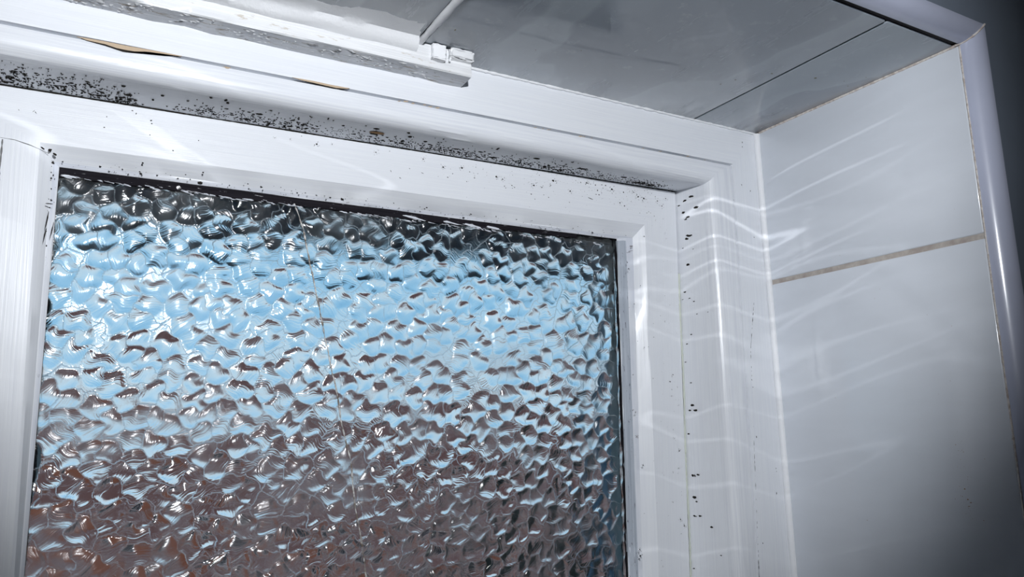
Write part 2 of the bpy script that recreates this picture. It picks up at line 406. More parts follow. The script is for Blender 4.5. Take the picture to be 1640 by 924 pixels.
# rounded nose down to the arris, then the underside back to the casement
rn = 0.020
zt = h_ar[0]+rn
fl.append(Lloop(YF-0.002, (zt, h_gr[1]*0.5), sh(v_ar, rn)))
for a in (15, 30, 45, 60, 75, 90):
    t_ = math.radians(a); dz = rn - rn*math.sin(t_); dy = rn - rn*math.cos(t_)
    fl.append(Lloop(YF-0.002+dy, (h_ar[0]+dz, 0.0), sh(v_ar, dz))); bands.append(1)
v_bk = vline(YC, (1083, 310), (1107, 924)); h_bk = hline(YC, (0, 134), (1080, 306))
fl.append(Lloop(YC+0.002, sh(h_bk, 0.0), sh(v_bk, 0.0))); bands.append(2)
fl.append(Lloop(YC+0.03, sh(h_bk, -0.001), sh(v_bk, -0.001))); bands.append(0)
fl.append(Lloop(1.16, sh(h_bk, -0.04), sh(v_bk, -0.04))); bands.append(0)
fl.append(Lloop(1.20, sh(h_bk, -0.04), sh(v_bk, -0.04))); bands += [4]
fl.append(Lloop(1.20, h_out, v_out)); bands += [0, 0]
M_HEADUNDER = paint('head_underside_paint', (0.56, 0.58, 0.63), (0.46, 0.48, 0.53), 0.3, 0.5)
M_QUIRK, _, _ = mat('grey_quirk', (0.30, 0.32, 0.36), 0.7)  # groove coloured greyer than the frame around it
frame = sweep('frame', fl, [M_PAINT, M_BEAD, M_PAINT, M_QUIRK, M_OUTERSHADE], bands, win, step=0.02, wob=0.00025, seed=1, sharp=28)
# plain left jamb and sill, beyond the picture
bm = bmesh.new()
box(bm, XL, -0.20, 1.0, 1.20, ZB, 0.435, 0.004); bm_obj('jamb', bm, M_PAINT, win)
bm = bmesh.new()
box(bm, -0.20, 1.0, 1.0, 1.20, ZB, ZB+0.06, 0.004); bm_obj('sill', bm, M_PAINT, win)

# ------------------------------------------------------------------ casement
zb = -0.47
case = empty('casement', (0.4, YC, zb)); case.parent = win; case.location = Vector(W((0.4, YC, zb)))-Vector(W((0.3, 1.0, ZB)))
def Uloop(y, hl, vl, vr, zbot):
    a, b_ = cross(hl, vl), cross(hl, vr)
    return [(vl[0]+vl[1]*zbot, y, zbot), (a[0], y, a[1]), (b_[0], y, b_[1]), (vr[0]+vr[1]*zbot, y, zbot)]
Y2, Y3, YG = 1.100, 1.103, 1.1105
gp = 0.0016
top_out = sh(h_bk, -gp); r_out = sh(v_bk, -gp-0.0005); l_out = (-0.195, 0.0)
bev_h = hline(YC, (0, 219), (1026, 359)); bev_r = vline(YC, (1035, 420), (1052, 840)); bev_l = vline(YC, (62, 260), (18, 918))
in_h = hline(Y2, (96, 260), (995, 378)); in_r = vline(Y2, (1015, 430), (1030, 918)); in_l = vline(Y2, (86, 252), (33, 918))
wf_h = hline(Y3, (96, 267), (995, 383)); wf_r = vline(Y3, (990, 430), (1007, 918)); wf_l = vline(Y3, (94, 270), (38, 918))
cl = [Uloop(1.138, top_out, l_out, r_out, zb), Uloop(YC+0.001, top_out, l_out, r_out, zb), Uloop(YC, sh(top_out, -0.001), sh(l_out, 0.001), sh(r_out, -0.001), zb),
      Uloop(YC, bev_h, bev_l, bev_r, zb), Uloop(YC+0.002, sh(bev_h, -0.003), sh(bev_l, 0.003), sh(bev_r, -0.003), zb),
      Uloop(Y2, sh(in_h, 0.001), sh(in_l, -0.001), sh(in_r, 0.001), zb), Uloop(Y2+0.0005, in_h, in_l, in_r, zb),
      Uloop(Y3, wf_h, wf_l, wf_r, zb), Uloop(Y3+0.0008, sh(wf_h, -0.0006), sh(wf_l, 0.0006), sh(wf_r, -0.0006), zb),
      Uloop(YG+0.010, sh(wf_h, -0.0006), sh(wf_l, 0.0006), sh(wf_r, -0.0006), zb),
      Uloop(YG+0.010, sh(wf_h, -0.007), sh(wf_l, 0.0015), sh(wf_r, -0.0012), zb), Uloop(1.138, sh(wf_h, -0.007), sh(wf_l, 0.0015), sh(wf_r, -0.0012), zb)]
cb = [0, 0, 0, 0, 0, 0, 1, 0, 2, 3, 3, 3]
M_FILLET = paint('putty_fillet_paint', (0.76, 0.78, 0.82), (0.62, 0.65, 0.72), 0.4, 0.8, (0.18, 0.16, 0.17), 0.63, 0.68, (60, 300, 1))
M_OUTSASH, _, _ = mat('weathered_outer_sash_paint', (0.34, 0.42, 0.41), 0.7)
sash = sweep('sash', cl, [M_PAINT, M_FILLET, M_MOULDBAND, M_OUTSASH], cb, case, step=0.02, wob=0.0002, seed=2, sharp=25)
bm = bmesh.new(); box(bm, -0.195, 0.98, YC, 1.138, zb-0.075, zb, 0.003); bm_obj('bottom_rail', bm, M_PAINT, case)
# grubby putty along the right stile
pr = [[(wf_r[0]+wf_r[1]*z+dx, y, z) for z in (wf_h[0]+wf_h[1]*0.78-0.004, zb+0.002)] for dx, y in ((-0.0004, Y3-0.0002), (0.004, Y3-0.0016), (0.012, Y3-0.0022), (0.0185, Y3-0.0028), (0.0195, Y3+0.001), (-0.0004, Y3+0.004))]
sweep('putty', pr, [M_GRIME], None, case, step=0.008, wob=0.0005, seed=5)
lx = lambda x, d: wf_h[0]+wf_h[1]*x-d
tp = [[(x, y, lx(x, d*k)) for x, k in ((-0.052, 1.0), (0.25, 0.95), (0.5, 0.9), (0.775, 0.6))] for y, d in ((Y3+0.0012, 0.0002), (Y3+0.0022, 0.005), (YG-0.0032, 0.0118), (YG+0.001, 0.0122), (YG+0.001, 0.0))]
sweep('blackened_putty', tp, [M_MOULDBAND], None, case, step=0.006, wob=0.0005, seed=8)
# seam beside the left stile and the joint under the rail
a = on(1, YC, 4, 223); b_ = on(1, YC, -60, 924)
bead('seam', [(a[0], YC-0.0001, a[2]), (b_[0], YC-0.0001, zb)], 0.0009, M_MOULDG, case, 9, 0.3)
bead('rail_joint', [on(1, YC-0.0001, 0, 220), on(1, YC-0.0001, 24, 224), on(1, YC-0.0001, 50, 233), on(1, YC-0.0001, 66, 240), on(1, YC+0.003, 78, 246)], 0.0004, M_MOULDG, case, 10, 0.5)
bead('gap_line', [(-0.19, YC+0.0006, h_bk[0]-h_bk[1]*0.19-0.0007), (v_bk[0]+v_bk[1]*0.44-0.002, YC+0.0006, h_bk[0]+h_bk[1]*0.97-0.0007)], 0.0009, M_MOULD_SHADOW, case, 11, 0.25)
bead('sealant_line', [(v_bk[0]+v_bk[1]*z-0.0012+0.0010*math.sin(z*23), YC-0.0002, z) for z in np.linspace(0.28, zb, 22)], 0.0016, M_SEAL, case, 12, 0.2)

# ------------------------------------------------------------------ hammered glass pane
def pebble_glass():
    rng = np.random.default_rng(11)
    x_l, x_r = wf_l[0]+wf_l[1]*0.0-0.012, None
    zt_, zb_ = 0.335, zb-0.004
    nx, nz = 660, 580
    def xr(z): return wf_r[0]+wf_r[1]*z - 0.0018
    def xl(z): return wf_l[0]+wf_l[1]*z - 0.006
    def ztop(x): return wf_h[0]+wf_h[1]*x + 0.004
    uu, ww = np.meshgrid(np.linspace(0, 1, nx), np.linspace(0, 1, nz))
    # bilinear-ish fill between slightly out-of-square edges
    xl0, xr0 = xl(0.0), xr(0.0)
    X = xl0 + uu*(xr0-xl0); Zt = ztop(X); Z = Zt + ww*(zb_-Zt)
    X = xl(Z) + uu*(xr(Z)-xl(Z))
    sp_ = 0.0285
    gx = np.arange(-0.15, 0.9, sp_); gz = np.arange(-0.56, 0.40, sp_*0.86)
    pts = []
    for j, z in enumerate(gz):
        for x in gx: pts.append((x+(j % 2)*sp_/2+rng.uniform(-.43, .43)*sp_, z+rng.uniform(-.36, .36)*sp_))
    pts = np.array(pts); N = len(pts)
    keep = np.ones(N, bool)
    for i in range(N):
        if keep[i]:
            d = np.hypot(*(pts-pts[i]).T); d[i] = 9; keep[(d < 0.0125)] = False
    pts = pts[keep]; N = len(pts)
    grp = np.arange(N)
    for i in rng.permutation(N)[:int(N*0.34)]:
        d = np.hypot(*(pts-pts[i]).T); d[i] = 9; j = int(np.argmin(d + rng.uniform(0, 0.012, N))); grp[grp == grp[i]] = grp[j] if (grp == grp[j]).sum() < 3 and (grp == grp[i]).sum() < 3 else grp[i]
    hc = rng.uniform(0.55, 1.25, N); ang = rng.uniform(0, math.pi, N)
    # smooth domain warp
    def sn(x, z, f, k): return sum(np.sin(f*(x*math.cos(a)+z*math.sin(a))+p) for a, p in k)
    k1 = [(rng.uniform(0, 6.3), rng.uniform(0, 6.3)) for _ in range(5)]; k2 = [(rng.uniform(0, 6.3), rng.uniform(0, 6.3)) for _ in range(5)]
    QX = X + 0.0012*sn(X, Z, 260, k1); QZ = Z + 0.0012*sn(X, Z, 260, k2)
    q = np.stack([QX.ravel(), QZ.ravel()], 1); out = np.empty(len(q)); stri = np.empty(len(q))
    r0 = sp_*0.52; wgt = rng.uniform(-0.12, 0.42, N)
    axis = np.zeros(N)
    for i in range(N):
        mates = np.where((grp == grp[i]) & (np.arange(N) != i))[0]
        axis[i] = math.atan2(*(pts[mates[0]]-pts[i])[::-1]) if len(mates) else ang[i]
    k1, k2 = 3.2, 45.0
    for s0 in range(0, len(q), 20000):
        qq = q[s0:s0+20000]; D2 = ((qq[:, None, :]-pts[None])**2).sum(2)/r0**2 - wgt[None]
        i1 = D2.argmin(1)
        own = grp[None, :] == grp[i1][:, None]
        m1 = D2[np.arange(len(qq)), i1]
        s1 = m1 - np.log(np.where(own, np.exp(-k1*(D2-m1[:, None])), 0).sum(1))/k1
        s2 = m1 - np.log(np.where(own, 0, np.exp(-k2*(D2-m1[:, None]))).sum(1)+1e-30)/k2
        lo_ = np.minimum(s1, s2)
        sm_ = lo_ - np.log(np.exp(-k2*(s1-lo_))+np.exp(-k2*(s2-lo_)))/k2
        v_ = WEB-sm_; out[s0:s0+20000] = 0.5*(v_+np.sqrt(v_*v_+0.0006))
        rel = qq-pts[i1]; ca, sa = np.cos(axis[i1]), np.sin(axis[i1])
        stri[s0:s0+20000] = (rel[:, 0]*ca+rel[:, 1]*sa) + i1*0.37
    H = out.reshape(nz, nx)
    H = H*PEB_H
    Y = YG - H
    th = 0.007
    V = np.stack([X.ravel(), Y.ravel(), Z.ravel()], 1)
    idx = np.arange(nz*nx).reshape(nz, nx)
    A = idx[:-1, :-1].ravel(); B = idx[:-1, 1:].ravel(); Cc = idx[1:, 1:].ravel(); D = idx[1:, :-1].ravel()
    faces = [tuple(f) for f in np.stack([A, D, Cc, B], 1).tolist()]
    mi = [0]*len(faces)
    rim = list(idx[0, :]) + list(idx[1:, -1]) + list(idx[-1, -2::-1]) + list(idx[-2:0:-1, 0])
    rim = [int(i) for i in rim]
    nb = len(V); back = [(V[i][0], YG+th, V[i][2]) for i in rim]
    V = np.vstack([V, np.array(back)]); n = len(rim)
    for k in range(n):
        faces.append((rim[k], rim[(k+1) % n], nb+(k+1) % n, nb+k)); mi.append(1)
    faces.append(tuple(nb+k for k in range(n))); mi.append(0)
    me = bpy.data.meshes.new('glass_pane')
    me.from_pydata([W(v) for v in V], [], faces)
    me.materials.append(M_GLASS); me.materials.append(M_GEDGE)
    me.polygons.foreach_set('material_index', mi)
    sm = [True]*len(faces)
    me.polygons.foreach_set('use_smooth', sm); me.update(); me.set_sharp_from_angle(angle=math.radians(60))
    at = me.attributes.new('grain', 'FLOAT', 'POINT'); at.data.foreach_set('value', np.concatenate([stri, np.zeros(n)]).astype(np.float32))
    return link('glass_pane', me, case), (pts, X, Z, H)
PEB_H = 0.0030; WEB = 0.97
M_GLASS, t, b = mat('hammered_glass', (0.93, 0.98, 1.0), 0.02, trans=1.0, ior=1.5)
ga = node(t, 'ShaderNodeAttribute', attribute_name='grain').outputs['Fac']
nn = node(t, 'ShaderNodeTexNoise', noise_dimensions='1D'); nn.inputs['Scale'].default_value = 380; nn.inputs['Detail'].default_value = 1
t.links.new(ga, nn.inputs['W'])
oc = node(t, 'ShaderNodeTexCoord').outputs['Object']
n1 = bump(t, b, nn.outputs['Fac'], 0.42, 0.0006)
n2 = bump(t, b, noise(t, oc, 420, 3, 0.6), 0.2, 0.0004, n1)
t.links.new(ramp(t, noise(t, oc, 16, 2), [(0.35, (0.09,)*3), (0.65, (0.27,)*3)]), b.inputs['Roughness'])
gd = node(t, 'ShaderNodeBsdfDiffuse'); gd.inputs[0].default_value = (0.75, 0.74, 0.76, 1)
gm = node(t, 'ShaderNodeMixShader'); outn = [n for n in t.nodes if n.type == 'OUTPUT_MATERIAL'][0]
t.links.new(ramp(t, noise(t, oc, 26, 6, 0.7), [(0.45, (0.0,)*3), (0.75, (0.035,)*3)]), gm.inputs[0])
t.links.new(b.outputs[0], gm.inputs[1]); t.links.new(gd.outputs[0], gm.inputs[2]); t.links.new(gm.outputs[0], outn.inputs['Surface'])
M_GEDGE, t, b = mat('green_glass_edge', (0.45, 0.62, 0.58), 0.25, trans=0.75, ior=1.5)
pane, PG = pebble_glass()
tag(pane, 'hammered obscure glass')

# crack running down the pane
def glass_y(x, z):
    pts, X, Z, H = PG
    i = int(np.argmin((X-x)**2+(Z-z)**2)); return YG-H.ravel()[i]
ck = [(470, 325), (478, 345), (486, 366), (491, 394), (496, 421), (501, 440), (509, 482), (517, 523), (522, 548), (527, 570), (532, 597), (538, 622), (543, 650), (547, 679), (554, 708), (561, 736), (565, 775), (569, 814), (574, 840), (579, 866), (583, 895), (586, 923), (592, 960), (600, 1010)]
cpts = [on(1, YG-0.002, *p) for p in ck]
cpts = resample(cpts, 0.006); cpts = [(p[0], min(glass_y(p[0], p[2]), YG-0.001)-0.0001, p[2]) for p in cpts if p[2] > zb]
M_CRACK, t, b = mat('crack_in_glass', (0.75, 0.72, 0.66), 0.25, trans=0.35)
tcn = node(t, 'ShaderNodeTexCoord').outputs['Object']
t.links.new(ramp(t, noise(t, tcn, 160, 3), [(0.4, (0.25, 0.20, 0.16)), (0.6, (0.95, 0.93, 0.9))]), b.inputs['Base Color'])
bead('crack', cpts, 0.0011, M_CRACK, case, 21, 0.35)

# ------------------------------------------------------------------ painted batten and filler on the soffit
bat = empty('batten', (0.1, 0.98, 0.52), 'thick painted wooden batten with peeling underside fixed above the window', 'batten')
zb0 = 0.5205; yb0 = 0.9625; xe = 0.494
def bl(y, z, x1): return [(XL+0.002, y, z), (x1, y, z)]
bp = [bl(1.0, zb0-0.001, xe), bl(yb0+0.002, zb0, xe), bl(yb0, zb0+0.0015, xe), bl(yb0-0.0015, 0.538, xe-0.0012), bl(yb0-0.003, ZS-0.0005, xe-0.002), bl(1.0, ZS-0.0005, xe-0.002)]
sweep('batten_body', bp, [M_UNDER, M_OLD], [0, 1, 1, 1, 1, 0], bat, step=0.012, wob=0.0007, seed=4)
# upper fillet feathered into the soffit
y1 = 0.930
x2 = 0.4035
fp = [bl(yb0+0.001, 0.5395, x2), bl(0.9575, 0.5405, x2), bl(0.9510, 0.5445, x2), bl(0.9470, 0.5500, x2-0.001), bl(0.9415, 0.5538, x2-0.003), bl(0.9300, 0.5553, x2-0.005), bl(0.9050, ZS-0.0001, x2-0.007), bl(yb0+0.001, ZS-0.0001, x2-0.004)]
sweep('fillet', fp, [M_WHITEF], None, bat, step=0.012, wob=0.0007, seed=6)
# lumps of painted filler at the end of the batten
def lump(name, x0, x1, y0, y1_, z0, z1, bev, m, parent, seed, amp=0.0008):
    bm = bmesh.new(); box(bm, x0, x1, y0, y1_, z0, z1, bev, 2)
    bmesh.ops.subdivide_edges(bm, edges=bm.edges, cuts=2, use_grid_fill=True)
    rng = random.Random(seed)
    for v in bm.verts:
        v.co += Vector((rng.uniform(-1, 1), rng.uniform(-1, 1), rng.uniform(-1, 1)))*amp*S
    return bm_obj(name, bm, m, parent, sharp=50)
lump('end_block', 0.4255, 0.4475, 0.951, 0.975, 0.532, ZS-0.0005, 0.0025, M_WHITEF, bat, 1)
lump('end_block', 0.454, 0.4935, 0.9505, 0.99, 0.5395, ZS-0.0005, 0.004, M_OLD, bat, 2, 0.0013)
bead('paint_ridge', [(0.455, 0.957, 0.534), (0.457, 0.955, 0.545), (0.463, 0.953, 0.552), (0.472, 0.954, 0.5485), (0.480, 0.954, 0.546), (0.489, 0.955, 0.552), (0.4925, 0.957, 0.540)], 0.0016, M_WHITEF, bat, 31, 0.25)

# ------------------------------------------------------------------ mould, chips, flakes
X_, Y_, Z_ = np.eye(3)
rng = np.random.default_rng(5)
PX = 1/1190.0
def blob_on_underside(B, px, py, a, b_, ang=0.0):
    ym = np.interp(py, [low(px)-46*(1-px/1500), low(px)], [1.02, YC])
    if ym > YC-0.0005 or ym < 1.015: return
    d = ray(px, py); xm = d[0]/d[1]*ym
    if xm > v_bk[0]+0.437*v_bk[1]+(YC-ym)*0.32: return
    p = np.array([xm, ym, np.interp(ym, [1.018, YC], [h_ar[0], h_bk[0]+h_bk[1]*xm])])
    B.add(p-Z_*0.0005, X_, Y_, -Z_, a*PX*p[1]*1.15, b_*PX*3.2, ang, h=0.0009)
def low(x): return 133.8 + (306-133.8)*x/1080     # rear edge of the underside in view
mu = Blobs(1)
hot = [(-20, 0.5, 60), (35, 0.55, 40), (90, 0.55, 40), (150, 0.45, 35), (195, 0.35, 25), (330, 0.3, 40), (400, 0.35, 35), (470, 0.45, 45), (560, 0.4, 45), (640, 0.35, 40), (700, 0.35, 40), (750, 0.3, 40), (830, 0.35, 40), (900, 0.35, 45), (970, 0.3, 40), (1030, 0.3, 35)]
wts = np.array([0.9, 1.0, 1.0, 0.9, 0.9, 0.9, 1.2, 1.4, 1.2, 1.0, 1.5, 1.5, 1.6, 1.7, 2.0, 1.8]); wts /= wts.sum()
for _ in range(2300):
    h = hot[rng.choice(len(hot), p=wts)]
    x = rng.normal(h[0], h[2]*0.55); hgt = 46*(1-x/1500)
    f_ = abs(rng.normal(0, h[1]*0.75)) + (0.02 if rng.random() < .7 else 0.15)
    y = low(x) - hgt*f_ - 1
    s_ = rng.lognormal(-0.45, 0.5)
    blob_on_underside(mu, x, y, s_*1.7, s_*0.36)
for x, y, a, b_ in ((600, 213, 10, 3), (603, 205, 8, 1.5), (198, 133, 5, 1.5), (205, 149, 8, 1.6), (260, 149, 4, 1.6), (362, 155, 3, 2), (365, 161, 4, 2), (245, 157, 3, 1.5), (338, 150, 4, 1.2), (415, 180, 9, 1.6), (526, 183, 2, 2), (550, 199, 5, 1.6), (655, 209, 5, 1.5), (657, 218, 6, 2), (681, 226, 5, 1.6), (710, 220, 2, 1.6), (645, 225, 5, 3), (797, 234, 4, 2.5), (917, 248, 2, 2), (790, 252, 16, 2), (935, 272, 18, 2), (1000, 285, 14, 3), (1020, 293, 22, 3), (1040, 297, 14, 2.5), (860, 255, 10, 2)):
    blob_on_underside(mu, x, y, a*0.6, b_*0.7)
tag(mu.build('mould_specks', M_MOULD_SHADOW, win), 'black mould specks under the window head', kind='stuff')
br = Blobs(2); p = on(2, 0.438, 604, 213); br.add(p-Z_*0.0004, X_, Y_, -Z_, 0.013, 0.0045, 0.0, n=12, jag=0.15); br.build('bare_wood_patch', M_RUST, win)

mf = Blobs(3)
def on_face(B, px, py, a, b_, ang=0.0, **kw):
    p = on(1, YC, px, py); B.add(p, X_, Z_, -Y_, a*PX*1.1, b_*PX, ang, **kw)
def star(B, px, py, r_, n=9):
    on_face(B, px, py, r_*0.6, r_*0.6)
    for k in range(n):
        th = rng.uniform(0, 6.3); d = r_*rng.uniform(0.5, 1.1)
        on_face(B, px+math.cos(th)*d, py+math.sin(th)*d, 0.35*r_*rng.uniform(0.4, 1), 0.13*r_, -th)
for x, y in ((171, 187), (212, 177), (218, 182), (243, 198), (242, 193), (167, 204), (240, 216), (318, 225), (277, 241), (325, 276), (229, 261), (483, 218), (624, 242), (656, 270), (725, 278), (717, 284), (760, 285), (820, 297), (752, 275), (851, 311), (857, 319), (871, 312), (810, 301), (808, 298), (824, 300), (912, 324), (1025, 341), (1036, 341), (1042, 341), (1039, 339), (1048, 346), (1005, 335), (984, 327), (922, 289), (930, 292), (938, 295), (964, 296), (970, 297), (957, 305), (1008, 307), (1020, 312)):
    on_face(mf, x, y, rng.uniform(1, 2.0), rng.uniform(1, 2.0))
for x, y, r_ in ((440, 221, 3), (465, 223, 2.5), (507, 231, 5), (532, 231, 3), (602, 244, 5), (710, 268, 4), (740, 269, 4), (805, 287, 4), (795, 283, 4), (678, 255, 4), (913, 306, 5), (855, 297, 5), (882, 297, 3), (980, 303, 6), (1022, 315, 5), (1031, 318, 5), (993, 325, 5), (1015, 308, 4), (940, 293, 4), (1053, 322, 5), (1060, 330, 5), (1066, 318, 4), (868, 300, 3), (890, 290, 4)):
    star(mf, x, y, r_)
for _ in range(230):                                   # scatter thickening towards the right-hand corner
    x = 620+430*rng.beta(2.6, 1.2); y = 135+(306-133.8)*x/1080 + 4 + abs(rng.normal(0, 20))
    s_ = rng.lognormal(-0.6, 0.5); on_face(mf, x, y, s_, s_)
for x, y, a, b_, g in ((626, 274, 4.5, 1.2, -1.1), (641, 285, 5, 1.5, -.3), (676, 277, 5, 1.3, -.3), (1020, 290, 3, 2, 0), (1078, 600, 4, 1.6, 0), (1073, 611, 4, 1.6, -.3), (57, 180, 4, .8, -.9), (30, 176, 2, .8, -.9), (54, 178, 3, .7, .9), (946, 318, 7, 1.0, -.2)):
    on_face(mf, x, y, a, b_, g)
# right stile and its joint
for x, y, r_ in ((1076, 602, 3), (1072, 611, 3), (1085, 620, 1.6), (1076, 624, 1.8), (1076, 634, 3), (1046, 606, 2.4), (1078, 688, 2), (1080, 702, 3), (1088, 722, 4), (1087, 750, 3), (1078, 756, 2), (1086, 758, 1.6), (1078, 804, 2.4), (1090, 832, 4), (1096, 842, 5), (1091, 855, 2), (1026, 890, 4), (1025, 880, 3), (1065, 515, 1.4), (1047, 540, 1.2), (1092, 482, 2), (1093, 556, 1.6), (1063, 582, 1), (1032, 556, 1), (1016, 487, 1.5), (1014, 600, 1.5), (1018, 660, 2), (1030, 745, 2.6), (1062, 907, 1.6), (1087, 649, 2), (1062, 350, 2), (1065, 374, 3), (1050, 352, 2), (1067, 382, 2), (1032, 378, 1.5), (1010, 398, 2), (1005, 420, 2.4), (1007, 430, 3)):
    star(mf, x, y, r_*0.8, 7)
for _ in range(60):
    x = rng.normal(1060, 18); y = rng.uniform(330, 900)
    if x < 1082+0.03*(y-310): on_face(mf, x, y, rng.uniform(.3, .8), rng.uniform(.3, .8))
# left stile
for _ in range(70):
    y = 235+abs(rng.normal(0, 60)); x = 82-0.075*(y-240)+rng.normal(0, 5)
    p = on(1, Y2-0.001, x, y); mf.add(p, X_, Z_, -Y_, rng.uniform(.5, 1.4)*PX, rng.uniform(.5, 1.6)*PX)
for x, y, a, b_, g in ((66, 236, 6, 1.6, -.5), (80, 240, 3, 2.6, 0), (58, 230, 4, 1.2, -.5), (88, 247, 3, 1.5, -.5), (22, 221, 3, 1.0, -.4), (76, 350, .7, 13, -.1), (72, 375, .7, 12, -.1), (84, 365, .6, 10, -.1), (78, 326, 5, 1, 0)):
    p = on(1, YC+0.001, x, y); mf.add(p, X_, Z_, -Y_, a*PX, b_*PX, g)
# bevel and putty line of the top rail
for _ in range(260):
    x = rng.uniform(80, 1010); f_ = rng.random()**1.7
    yt = 226+0.1352*x*1.0; yb_ = 252+0.131*x*1.0
    y = yb_-(yb_-yt)*f_*0.9
    p = on(1, Y2-0.0055+0.004*(1-f_), x, y); s_ = rng.lognormal(-0.5, 0.5)
    mf.add(p, X_, Z_, -Y_, s_*PX*1.4, s_*PX*0.7, -0.13)
tag(mf.build('mould_specks', M_MOULD_SHADOW, case), 'black mould specks on the sash', kind='stuff')

# jamb reveal and jamb face specks
mj = Blobs(4)
for x, y, r_ in ((1090, 330, 2), (1096, 341, 3), (1102, 348, 3), (1100, 352, 2), (1098, 322, 3), (1106, 315, 3), (1103, 378, 4), (1101, 383, 3), (1114, 333, 4), (1096, 398, 1), (1111, 399, 1), (1101, 424, 3), (1099, 468, 2), (1105, 478, 1.4), (1096, 480, 1), (1113, 483, 1.6), (1116, 503, 1.2), (1107, 536, 1.6), (1101, 551, 1.6), (1107, 613, 1.4), (1108, 649, 2.6), (1106, 657, 2), (1113, 657, 3), (1105, 695, 2), (1110, 761, 2.6), (1120, 760, 2.4), (1112, 796, 3.2), (1116, 803, 2), (1112, 826, 2.4), (1122, 826, 2.4), (1139, 844, 2), (1157, 889, 1.4), (1115, 910, 1.2), (1098, 580, 1.2), (1137, 500, 1)):
    d = ray(x, y); z_f = d[2]/d[1]; xx = 0.99
    p = d*xx/d[0]
    # the jamb reveal runs from (arris, YF) back to (rear, YC)
    for yy in np.linspace(1.02, YC, 14):
        xa = np.interp(yy, [1.018, YC], [v_ar[0]+v_ar[1]*z_f*yy, v_bk[0]+v_bk[1]*z_f*yy])
        if d[0]/d[1]*yy >= xa: break
    p = np.array([xa, yy, z_f*yy])
    for k in range(5):
        o_ = rng.normal(0, r_*0.35, 2) if k else (0, 0)
        mj.add(p+Y_*o_[0]*PX*3+Z_*o_[1]*PX, Y_, Z_, -X_, r_*PX*(2.6 if k == 0 else 1.2), r_*PX*(.8 if k == 0 else .4))
for x, y in ((1188, 296), (1202, 306), (1175, 320), (1208, 380), (1206, 620), (1204, 608), (1212, 700), (1244, 790), (1222, 870), (1189, 235), (1189, 228), (1243, 750), (1244, 755)):
    p = on(1, YF-0.0005, x, y)
    mj.add(p, X_, Z_, -Y_, 0.8*PX, rng.uniform(1, 3)*PX)
tag(mj.build('mould_specks', M_MOULD_SHADOW, win), 'black mould specks on the jamb', kind='stuff')

# long hairline in the jamb
bead('paint_crack_and_shadow', [on(1, YF+0.0005, *q) for q in ((1208, 470), (1190+12, 560), (1205, 640), (1207, 700), (1213, 860), (1216, 924))], 0.0005, M_MOULDG, win, 14, 0.5)

# chips along the quirk of the head
def strip_px(B, top, bot, y, nrm=(0, -1, 0), h=0.0006): B.poly([on(1, y, *q) for q in top]+[on(1, y, *q) for q in reversed(bot)], nrm, h)
ch = Blobs(6); cd = Blobs(7); YN = YF-0.0012
strip_px(cd, [(130, 62), (170, 71), (205, 79), (290, 92)], [(140, 65.5), (168, 73), (185, 79), (197, 83), (209, 84.5), (226, 86), (240, 84), (256, 87.8), (284, 90)], YN-0.0005)  # black sliver drawn as the shadow under the peeled paint lip
strip_px(ch, [(122, 58.5), (165, 66), (205, 74), (250, 82), (292, 90)], [(140, 65), (168, 71), (186, 77), (200, 80), (215, 82.5), (236, 83), (258, 86), (290, 90.5)], YN-0.0009)
ce = Blobs(17); strip_px(ce, [(480, 126), (520, 135), (560, 143)], [(490, 131), (504, 134.8), (520, 139), (534, 142), (546, 143.5), (558, 142.5)], YN-0.0005)  # same drawn shadow below the second chip
strip_px(ch, [(468, 124), (500, 129.5), (530, 136), (560, 141.5)], [(482, 128.5), (505, 133.5), (522, 137.5), (538, 141), (556, 142.5)], YN-0.0009)
for x in (640, 650, 662, 680, 858, 870, 880, 930, 936, 948, 1030, 1058, 1102, 1129, 361, 366, 690, 700):
    y = 35+0.1951*x+rng.uniform(0, 2); p = on(1, YN-0.0008, x, y); ch.add(p, X_, Z_, -Y_, rng.uniform(1.5, 5)*PX, rng.uniform(.6, 1.3)*PX, 0.2)
tag(ch.build('bare_wood_chips', M_TAN, win), kind='stuff'); cd.build('paint_crack_and_shadow', M_MOULD_SHADOW, win); ce.build('paint_crack_and_shadow', M_MOULD_SHADOW, win)

# flakes: white scraps by the glass, lifted paint under the batten
wf = Blobs(8)
for _ in range(150):
    x = rng.uniform(100, 960); y = 283+0.127*(x-100)-1+rng.normal(0, 1.2)
    p = on(1, YG-0.0042, x, y); wf.add(p, X_, Z_, -Y_, rng.uniform(2, 8)*PX, rng.uniform(.4, 1.1)*PX, -0.125, jag=0.5)
for x, y, a, b_ in ((588, 330, 9, 4), (660, 348, 24, 2.6), (720, 356, 30, 2.6), (760, 362, 22, 3), (790, 365, 16, 2.6), (112, 282, 10, 2.5)):
    p = on(1, YG-0.0045, x, y); wf.add(p, X_, Z_, -Y_, a*PX, b_*PX*0.8, -0.125, n=14, jag=0.4)
tag(wf.build('putty_scraps', M_FILLET, case), kind='stuff')
fk = Blobs(9)
for _ in range(130):
    x = rng.uniform(90, 700); v_ = rng.random()
    p0 = on(2, zb0, x, 0); xx = rng.uniform(-0.05, 0.44); yy = rng.uniform(0.966, 0.997)
    a = rng.uniform(2, 9)*PX; b2 = rng.uniform(.8, 2.2)*PX*2
    fk.add((xx, yy, zb0-0.0004), X_, Y_, -Z_, a, b2, rng.uniform(-.3, .3), h=0.0011, n=6, jag=0.5)
tag(fk.build('paint_flakes', M_OLD, bat), kind='stuff')
fd = Blobs(10)
